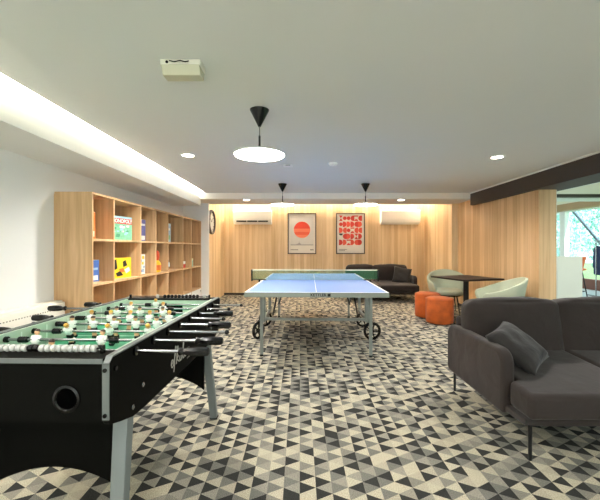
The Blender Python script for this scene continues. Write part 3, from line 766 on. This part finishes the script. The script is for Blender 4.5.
text_mesh('edge_lettering', 'KETTLER', .042, M_black, TT, Matrix.Translation((.02, -hl2-.0025, zt-.027)) @ Matrix.Rotation(PI/2, 4, 'X'), bold=.0012, spacing=1.0)
MB().box((.118, -hl2-.0035, zt-.043), (.15, -hl2-.001, zt-.011)).build('edge_mark', M_black, TT, smooth=False)
# net (clamped on, lifts off): a thing of its own
NT = empty('table_tennis_net', (tcx, 4.99, zt), 'green net with white tape clamped across the blue table', 'net', rz=R(-1.65))
mb = MB(); NW = .905
n = 120
for k in range(n+1):
    x = -NW+2*NW*k/n; mb.box((x-.0026, -.0012, .006), (x+.0026, .0012, .146))
for k in range(10):
    z = .012+k*.0148; mb.box((-NW, -.001, z-.0018), (NW, .001, z+.0018))
mb.build('mesh', pm('net_green', (56, 118, 78), .8), NT, smooth=False)
MB().box((-NW, -.004, .143), (NW, .004, .156)).build('tape', pm('net_tape', (226, 232, 206), .7), NT, smooth=False)
for xs in (-1, 1):
    a, bq = sorted((xs*NW, xs*(NW+.022)))
    ps = MB().box((a, -.016, -.012), (bq, .016, .158)).build('post', M_black, NT, smooth=False, bevel=.003)
    a, bq = sorted((xs*(NW+.01), xs*(hw2-.05)))
    MB().box((a, -.022, .002), (bq, .022, .016)).build('clamp', M_black, NT, smooth=False, bevel=.003)
    MB().cyl((xs*(hw2+.045), 0, -.045), (xs*(hw2+.045), 0, .004), .014, n=12).build('clamp_screw', M_black, NT)

# ------------------------------------------------------------------ sofas
def sofa(loc, label, Wd, seams, rz=0.0, group=None):
    """local: x 0..Wd, y 0 (seat front) .. 1.1 (back)"""
    o = empty('sofa', loc, label, 'sofa', group, rz)
    MB().cushion((Wd/2, .56, .21), (Wd-.04, 1.02, .05), .022, 0, 8).build('base_rail', M_sofa, o)
    for x in (0, Wd-.085):
        # rounded arm slab
        y0, y1, z0, z1, r_ = .24, 1.06, .175, .575, .09
        pts = []
        for cy, cz, a0, rr2 in ((y1-.05, z0+.05, -90, .05), (y1-r_, z1-r_, 0, r_), (y0+r_, z1-r_, 90, r_), (y0+.03, z0+.03, 180, .03)):
            for k in range(7):
                a = R(a0+90*k/6); pts.append((cy+rr2*math.cos(a), cz+rr2*math.sin(a)))
        MB().prism(pts, x, x+.085, 'x').build('arm', M_sofa, o, bevel=.022, seg=4)
    MB().cushion((Wd/2, 1.03, .42), (Wd-.15, .10, .46), .04, .0, 10).build('back_frame', M_sofa, o)
    xs = [.09]+seams+[Wd-.09]
    for i in range(len(xs)-1):
        x0, x1 = xs[i], xs[i+1]; w = x1-x0
        # seat cushion: body between the arms plus the nose that wraps in front of an arm
        # T-shaped cushion whose front wraps before the arm
        xl, xr = (x0-.062, x1+.062)
        pts = [(x0+.004, .80)]
        if i == 0: pts += [(x0+.004, .235), (xl, .222), (xl, .012)]
        else: pts += [(x0+.002, .012)]
        if i == len(xs)-2: pts += [(xr, .012), (xr, .222), (x1-.004, .235)]
        else: pts += [(x1-.002, .012)]
        pts += [(x1-.004, .80)]
        mb = MB(); mb.prism(pts, .238, .385, 'z')
        for v in mb.bm.verts:
            if v.co.z > .3: v.co.z += .055*v.co.y/.8
        mb.build('seat_cushion', M_sofa, o, bevel=.045, seg=5)
        Mb = Matrix.Translation(((x0+x1)/2, .86, .572)) @ Matrix.Rotation(R(-9), 4, 'X')
        MB().cushion((0,0,0), (w+(.03 if len(xs) == 3 else .0)-.004, .20, .46), .055, .03, 16, .0035, seed=20+i, M=Mb).build('back_cushion', M_sofa, o)
    for x in (.05, Wd-.05):
        for y in (.05, 1.02):
            MB().cyl((x, y, 0), (x, y, .20), .010, .011, n=12).build('leg', M_blackmet, o)
    return o
sofa((1.285, 1.94, 0), 'large dark grey velvet two seat sofa standing nearest on the right', 1.62, [.79], group='grey velvet sofas')
sofa((px(347, 7.9), 7.70, 0), 'small looking grey velvet sofa against the back wood wall', 1.64, [.74], group='grey velvet sofas')
def pillow(loc, rot, sz, th, label):
    mb = MB(); n = 16; top = {}; bot = {}
    for i in range(n+1):
        for j in range(n+1):
            u = -1+2*i/n; v = -1+2*j/n
            e = (max(0, 1-u**4)**.5)*(max(0, 1-v**4)**.5)
            sx = sz/2*(1-.07*(1-v*v)*abs(u)); sy = sz/2*(1-.07*(1-u*u)*abs(v))
            wob = .006*math.sin(7*u+3*v)*math.sin(5*v-2*u)
            x, y = u*sx, v*sy
            top[i,j] = mb.bm.verts.new((x, y, th/2*e+wob*e))
            bot[i,j] = top[i,j] if (i in (0,n) or j in (0,n)) else mb.bm.verts.new((x, y, -th/2*e+wob*e))
    for i in range(n):
        for j in range(n):
            mb.bm.faces.new((top[i,j], top[i+1,j], top[i+1,j+1], top[i,j+1]))
            mb.bm.faces.new((bot[i,j+1], bot[i+1,j+1], bot[i+1,j], bot[i,j]))
    o = mb.build('throw_pillow', M_sofa2, ang=80); o.location = loc; o.rotation_euler = rot
    return tag(o, label, 'pillow', 'grey throw pillows')
def basis_rot(e1, e2):
    e1 = Vector(e1).normalized(); e2 = Vector(e2); e2 = (e2-e1*e2.dot(e1)).normalized(); n_ = e1.cross(e2)
    return Matrix((e1, e2, n_)).transposed().to_euler()
pillow((1.535, 2.42, .538), basis_rot((.27, .24, .05), (-.10, .3, .23)), .36, .13, 'grey throw pillow leaning on the arm of the near sofa')
pillow((px(402, 8.24), 8.24, .575), (R(62), R(10), R(-14)), .42, .13, 'grey throw pillow leaning in the far sofa corner')

# ------------------------------------------------------------------ poufs, cafe table, tub chairs
def pouf(loc, r_, h, label):
    o = empty('pouf', loc, label, 'pouf', 'orange velvet poufs')
    pr = [(0,.012),(r_-.03,.012),(r_-.008,.022),(r_,.05),(r_,h-.045),(r_-.012,h-.016),(r_-.045,h-.003),(r_*.5,h+.004),(0,h+.006)]
    MB().lathe(pr, 40).build('cover', M_orange, o)
    MB().lathe([(r_-.006,h-.026),(r_+.002,h-.028),(r_+.004,h-.032),(r_+.001,h-.037),(r_-.008,h-.035)], 40, close=True).build('piping', M_orange, o)
    MB().lathe([(0,0),(r_-.05,0),(r_-.05,.014),(0,.014)], 30).build('base', M_black, o)
    return o
pouf((px(439.5, 5.62), 5.62, 0), .215, .43, 'orange velvet drum pouf standing in front of the other pouf')
pouf((px(427.5, 6.12), 6.12, 0), .215, .44, 'orange velvet drum pouf half hidden behind the front pouf')
ct = empty('cafe_table', (2.72, 5.62, 0), 'dark square pedestal cafe table between pale green chairs', 'table', rz=R(17))
MB().box((-.385,-.385,.725), (.385,.385,.752)).build('table_top', M_top, ct, smooth=False, bevel=.004)
MB().cyl((0,0,.015), (0,0,.725), .042, n=20).build('post', M_blackmet, ct)
MB().box((-.22,-.22,0), (.22,.22,.016)).build('base_plate', M_blackmet, ct, smooth=False, bevel=.004)
MB().box((-.15,-.15,.715), (.15,.15,.726)).build('mount_plate', M_blackmet, ct, smooth=False)
def tub_chair(loc, rz, label):
    """faces -y"""
    o = empty('tub_chair', loc, label, 'armchair', 'pale green tub chairs', rz)
    mb = MB(); n = 44; A = R(132); rings = []
    for i in range(n+1):
        t = -A+2*A*i/n                    # 0 = straight back (+y)
        e = .5+.5*math.cos(t*PI/A); e = e**.8
        h = .60+.215*e
        if i in (0, n): h = .57
        s_, c_ = math.sin(t), math.cos(t)
        lean = .05*e
        def pt(r, z, l=0): return (s_*r*1.0, c_*r*.95+l*lean, z)
        ring = [pt(.255,.36), pt(.295,.40), pt(.335,.48,.3), pt(.36,h-.03,1), pt(.357,h-.006,1), pt(.340,h,1), pt(.322,h-.006,1), pt(.315,h-.03,1), pt(.285,.47,.3), pt(.25,.40)]
        rings.append([mb.bm.verts.new(p) for p in ring])
    m = len(rings[0])
    for i in range(n):
        for k in range(m):
            mb.bm.faces.new((rings[i][k], rings[i][(k+1)%m], rings[i+1][(k+1)%m], rings[i+1][k]))
    mb.bm.faces.new(rings[0]); mb.bm.faces.new(list(reversed(rings[-1])))
    mb.build('shell', M_green, o, ang=50)
    mb = MB()
    pr = [(0,.375),(.25,.375),(.285,.39),(.295,.415),(.288,.445),(.262,.465),(.2,.474),(0,.478)]
    mb.lathe(pr, 36, Matrix.Translation((0,-.02,0))); mb.build('seat', M_green, o)
    MB().lathe([(0,.35),(.23,.35),(.24,.376),(0,.376)], 30).build('seat_base', M_black, o)
    for a in (45, 135, 225, 315):
        c_, s_ = math.cos(R(a)), math.sin(R(a))
        MB().cyl((.26*c_, .26*s_, 0), (.19*c_, .19*s_, .36), .009, .012, n=10).build('leg', M_blackmet, o)
    return o
tub_chair((px(447.5, 6.40), 6.40, 0), R(-14), 'pale green tub chair behind the dark table, its seat facing the room')
tub_chair((px(496, 4.96), 4.96, 0), R(-106), 'pale green tub chair seen from the side behind the near sofa')

# ------------------------------------------------------------------ back wall: air conditioners, posters, clock
def ac(x0, x1, y0, y1, label, open_):
    d = YB
    X0, X1 = px(x0, d-.2), px(x1, d-.2); Z1, Z0 = pz(y0, d-.2), pz(y1, d-.2)
    o = empty('air_conditioner', ((X0+X1)/2, YB-.002, Z0), label, 'air conditioner', 'white wall air conditioners')
    w = (X1-X0)/2; h = Z1-Z0
    pr = [(0,.0),(0,h),(-.17,h),(-.205,h-.03),(-.215,h*.45),(-.205,.09),(-.17,.03),(-.10,.0)]
    MB().prism(pr, -w, w, 'x').build('housing', M_gloss, o, bevel=.008, ang=30)
    MB().prism([(-.2165,h*.5),(-.209,h-.032),(-.2115,h-.032),(-.2195,h*.5),(-.2125,.115),(-.2095,.115)], -w+.02, w-.02, 'x').build('front_panel', M_gloss, o)
    if open_:
        mb = MB()
        for k in range(3):
            a = -w+.09+k*(2*w-.16)/3; mb.prism([(-.2065,.055),(-.2115,.085),(-.20,.09),(-.19,.05)], a, a+(2*w-.16)/3-.02, 'x')
        mb.build('louver_slot', M_black, o, smooth=False)
    MB().prism([(-.175,.018),(-.207,.052),(-.212,.05),(-.18,.012)], -w+.05, w-.05, 'x').build('flap', M_gloss, o, smooth=False)
    return o
ac(233, 271.5, 210.2, 224, 'white wall air conditioner with dark louver slots left of the posters', True)
ac(381.5, 420.5, 209.6, 224, 'white wall air conditioner with closed louver right of the posters', False)
M_frame = pm('poster_frame_brown', (58, 48, 42), .45)
M_paper = pm('poster_paper', (226, 222, 214), .6); M_mat = pm('poster_grey', (212, 210, 207), .6)
def poster(x0, x1, y0, y1, label):
    d = YB; X0, X1, Z1, Z0 = px(x0, d), px(x1, d), pz(y0, d), pz(y1, d)
    o = empty('framed_poster', ((X0+X1)/2, YB, (Z0+Z1)/2), label, 'poster', 'framed posters on the wood wall')
    w, h = (X1-X0)/2, (Z1-Z0)/2; f = .026
    mb = MB()
    mb.box((-w,-.03,-h),(-w+f,0,h)); mb.box((w-f,-.03,-h),(w,0,h)); mb.box((-w+f,-.03,-h),(w-f,0,-h+f)); mb.box((-w+f,-.03,h-f),(w-f,0,h))
    mb.build('frame', M_frame, o, smooth=False)
    MB().box((-w+f,-.014,-h+f),(w-f,-.004,h-f)).build('print', M_paper, o, smooth=False)
    return o, w-f, h-f
def fan(mb, cx, cz, r, a0, a1, y, n=20):
    vs = [(cx, y, cz)]+[(cx+r*math.cos(R(a0+(a1-a0)*k/n)), y, cz+r*math.sin(R(a0+(a1-a0)*k/n))) for k in range(n+1)]
    mb._new(vs, [(0, k+1, k+2) for k in range(n)])
o, w, h = poster(287.8, 316.2, 213.2, 254, 'framed poster of a red banded sun over a pale horizon')
pr_red = pm('sun_red', (214, 62, 40), .6); pr_or = pm('sun_orange', (236, 128, 96), .6); pr_lt = pm('sun_coral', (226, 92, 62), .6)
mb = MB(); mb.box((-w+.05,-.0155,-h+.20),(w-.05,-.014,h-.06)); mb.build('background_block', M_mat, o, smooth=False)
mb = MB(); r_ = .215; cz = .10; y = -.017
bands = [(-1,-.62,1),(-.62,-.28,2),(-.28,.14,1),(.14,1.0,0)]
for a, bq, k in bands:
    mb.m = k; vs = []
    N_ = 14
    for i in range(N_+1):
        t = a+(bq-a)*i/N_; xx = math.sqrt(max(0,1-t*t))
        vs += [(-xx*r_, y, cz+t*r_), (xx*r_, y, cz+t*r_)]
    mb._new(vs, [(2*i, 2*i+1, 2*i+3, 2*i+2) for i in range(N_)])
mb.build('sun_disc', [pr_red, pr_or, pr_lt], o, smooth=False)
mb = MB(); mb.box((-w+.05,-.0165,-h+.20),(w-.05,-.0155,-h+.225))
mb._new([(-.16,-.0168,-h+.225),(-.02,-.0168,-h+.225),(-.07,-.0168,-h+.275),(-.1,-.0168,-h+.25)], [(0,1,2,3)])
mb._new([(-.085,-.0169,-h+.225),(-.065,-.0169,-h+.225),(-.075,-.0169,-h+.34)], [(0,1,2)])
mb.build('horizon', pm('horizon_grey', (164,162,162), .6), o, smooth=False)
mb = MB()
for k in range(11): mb.box((-w+.05+k*.018,-.0165,-h+.075),(-w+.063+k*.018,-.014,-h+.095))
for k in range(5): mb.box((w-.13+k*.018,-.0165,-h+.07),(w-.118+k*.018,-.014,-h+.10))
mb.build('caption_line', pm('caption_grey', (70,66,64), .6), o, smooth=False)
o, w, h = poster(336, 364.8, 213.2, 254, 'framed poster of red half circle shapes in rows')
mb = MB(); gx, gz = 6, 5; cw = (2*w-.10)/gx; chh = .158; z0 = -h+.20
rr = random.Random(11); y = -.0165
for j in range(gz):
    for i in range(gx):
        cx = -w+.05+(i+.5)*cw; cz = z0+(j+.5)*chh
        mb.m = 2 if (j == 1 and i == 0) else rr.choice([0,0,1])
        t = rr.choice(['R','L','hg','U','full','L','R']); r_ = min(cw, chh)*.49
        if j == 1 and i == 0: t = 'D'
        x0, x1, za, zb = cx-cw*.5, cx+cw*.5, cz-chh*.46, cz+chh*.46
        if t == 'R':
            mb._new([(x0,y,za),(x0+cw*.25,y,za),(x0+cw*.25,y,zb),(x0,y,zb)], [(0,1,2,3)]); fan(mb, x0+cw*.25, cz, chh*.46, -90, 90, y)
        elif t == 'L':
            mb._new([(x1-cw*.25,y,za),(x1,y,za),(x1,y,zb),(x1-cw*.25,y,zb)], [(0,1,2,3)]); fan(mb, x1-cw*.25, cz, chh*.46, 90, 270, y)
        elif t == 'hg':
            mb._new([(x0,y,za),(x1,y,za),(cx,y,cz)], [(0,1,2)]); mb._new([(x0,y,zb),(x1,y,zb),(cx,y,cz)], [(0,1,2)])
        elif t == 'full': fan(mb, cx, cz, r_, 0, 360, y, 28)
        elif t == 'D': fan(mb, cx, zb, r_, 180, 360, y)
        else:
            fan(mb, cx, za, r_, 0, 180, y); mb._new([(x0,y,zb),(x1,y,zb),(x1,y,zb-.03),(x0,y,zb-.03)], [(0,1,2,3)])
mb.build('pattern', [pm('pattern_red', (204,52,42), .6), pm('pattern_coral', (222,84,62), .6), pm('pattern_black', (40,34,34), .6)], o, smooth=False)
mb = MB()
for k in range(12): mb.box((-w+.05+k*.018,-.0165,-h+.085),(-w+.063+k*.018,-.014,-h+.10))
for k in range(9): mb.box((-w+.05+k*.018,-.0165,-h+.055),(-w+.063+k*.018,-.014,-h+.068))
mb.build('caption_line', pm('caption_grey_dark', (70,66,64), .6), o, smooth=False)
# clock on the alcove return
ck = empty('wall_clock', (-1.989, 7.64, pz(222, 7.6)), 'round dark framed clock seen edge on beside the white pilaster', 'clock')
Mk = Matrix.Rotation(PI/2, 4, 'Y')
MB().lathe([(.20,0),(.27,0),(.275,.02),(.268,.05),(.25,.055),(.235,.05),(.225,.02),(.20,.015)], 40, Mk, close=True).build('rim', pm('clock_rim', (72,64,58), .5, var=.4, scale=40), ck)
MB().lathe([(0,.003),(.222,.003),(.222,.018),(0,.018)], 40, Mk).build('dial', wht, ck)
mb = MB()
for k in range(12):
    a = 2*PI*k/12; mb.bar((.019, .17*math.cos(a), .17*math.sin(a)), (.019, .205*math.cos(a), .205*math.sin(a)), .012, .003, up=(1,0,0))
mb.build('hour_marks', M_black, ck, smooth=False)
MB().bar((.022,0,0), (.022,.06,.09), .012, .003, up=(1,0,0)).build('hour_hand', M_black, ck, smooth=False)
MB().bar((.024,0,0), (.024,-.13,.08), .009, .003, up=(1,0,0)).build('minute_hand', M_black, ck, smooth=False)

# ------------------------------------------------------------------ annex things
o = MB().box((4.16, 5.55, 0), (px(582.5, 5.55), 5.67, pz(256.5, 5.55))).build('low_divider', pm('divider_white', (226, 226, 214), .6), smooth=False, bevel=.004)
tag(o, 'plain white low divider panel beside the wood partition', 'divider')
bc = empty('bar_chair', (6.27, 7.9, 0), 'orange shell bar chair behind the white low divider', 'chair', rz=R(-150))
Mo = pm('orange_plastic', (222, 104, 46), .5)
mb = MB(); mb.cushion((0,0,.74), (.42,.40,.05), .02, .01, 8); mb.build('seat', Mo, bc)
mb = MB(); n = 12; P_ = []
for i in range(n+1):
    t = R(-60+120*i/n); P_.append([mb.bm.verts.new((.23*math.sin(t)*k, .20*math.cos(t)+dy, z)) for k, dy, z in ((.92,-.01,.75),(1,.03,.92),(.95,.06,1.03),(.9,.045,1.03),(.93,.012,.92),(.85,-.03,.75))])
for i in range(n):
    for k in range(6): mb.bm.faces.new((P_[i][k], P_[i][(k+1)%6], P_[i+1][(k+1)%6], P_[i+1][k]))
mb.bm.faces.new(P_[0]); mb.bm.faces.new(list(reversed(P_[-1])))
mb.build('backrest', Mo, bc)
for sx in (-1, 1):
    for sy in (-1, 1): MB().cyl((sx*.22, sy*.22, 0), (sx*.14, sy*.13, .73), .012, n=8).build('leg', M_blackmet, bc)
mb = MB()
for a, b_ in (((-.195,-.192),(.195,-.192)),((.195,-.192),(.195,.192)),((.195,.192),(-.195,.192)),((-.195,.192),(-.195,-.192))): mb.cyl((a[0],a[1],.24),(b_[0],b_[1],.24), .008, n=8)
mb.build('footrest', M_blackmet, bc)
rk = empty('clothes_rack', (7.75, 8.4, 0), 'metal clothes rack by the annex window', 'clothes rack')
MB().cyl((-.55,0,1.40),(.55,0,1.40), .014, n=10).build('rail', M_chrome, rk)
for sx in (-1, 1):
    MB().cyl((sx*.5,0,.05),(sx*.5,0,1.40), .014, n=10).build('upright', M_chrome, rk)
    MB().bar((sx*.5,-.25,.05),(sx*.5,.25,.05), .03, .03).build('foot', M_chrome, rk, smooth=False)
cloth = [((40,52,84),'navy'),((28,34,44),'black'),((70,98,140),'denim blue'),((52,62,72),'charcoal'),((222,226,228),'white'),((44,70,96),'slate blue')]
for k, (c_, nm) in enumerate(cloth):
    x = 7.75-.42+k*.155
    g = empty('garment', (x, 8.4, 1.385), nm+' jacket hanging on the clothes rack', 'jacket', 'jackets on the clothes rack', rz=R(-20-5*k))
    mc = pm('cloth_'+nm.replace(' ', '_'), c_, .85, var=.2, scale=9, bump=.1, bscale=20)
    mb = MB()
    mb.prism([(-.07,-.10),(-.21,-.15),(-.25,-.30),(-.235,-.82),(.235,-.82),(.25,-.30),(.21,-.15),(.07,-.10),(0,-.14)], -.035, .035, 'x'); mb.build('body', mc, g, bevel=.025, seg=3)
    for s2 in (-1, 1): MB().bar((0, s2*.21, -.18), (.015, s2*.30, -.66), .06, .09).build('sleeve', mc, g, bevel=.02)
    MB().tube([(0,0,.0),(0,.02,.02),(0,.03,-.01),(0,.0,-.05),(0,0,-.10)], .003, 6).build('hanger_hook', M_chrome, g)
# trees outside
def tree(x, y, h, r_, seed, label, cols):
    o = empty('tree', (x, y, -.5), label, 'tree', 'trees outside the annex window')
    MB().tube([(0,0,0),(.05,.03,h*.4),(-.05,.05,h*.8)], [.16,.12,.05], 8).build('trunk', pm('bark', (96,84,70), .9, var=.3), o)
    rg = random.Random(seed); mb = MB()
    cl = [(rg.gauss(0,r_*.45), rg.gauss(0,r_*.45), h*rg.uniform(.25,1.0)) for _ in range(26)]
    for k in range(3600):
        c_ = rg.choice(cl); p = Vector((c_[0]+rg.gauss(0,r_*.2), c_[1]+rg.gauss(0,r_*.2), max(.3, c_[2]+rg.gauss(0,r_*.2))))
        Mx = Matrix.Translation(p) @ Euler((rg.uniform(0,6),rg.uniform(0,6),rg.uniform(0,6))).to_matrix().to_4x4()
        s_ = rg.uniform(.05,.12); mb.m = rg.randrange(2)
        mb._new([(-s_,0,0),(0,-s_*.5,.01),(s_,0,0),(0,s_*.5,.01)], [(0,1,2,3)], Mx)
    mb.build('foliage', [pm('leaf_overlit_a', cols[0], .6, var=.2), pm('leaf_overlit_b', cols[1], .6, var=.2)], o, smooth=False)  # outdoor overexposure is put into the pale leaf colours
tree(11.2, 15.2, 4.2, 1.3, 1, 'glare-paled green leafy tree outside, seen beside the white window post', [(190,222,212),(156,204,198)])
tree(15.2, 16.4, 4.8, 1.5, 2, 'glare-paled mid green leafy tree outside, seen above the clothes rack', [(166,208,196),(136,190,180)])
tree(17.5, 23.0, 6.0, 2.2, 3, 'tall glare-paled tree farthest outside the annex window', [(190,224,205),(160,208,190)])
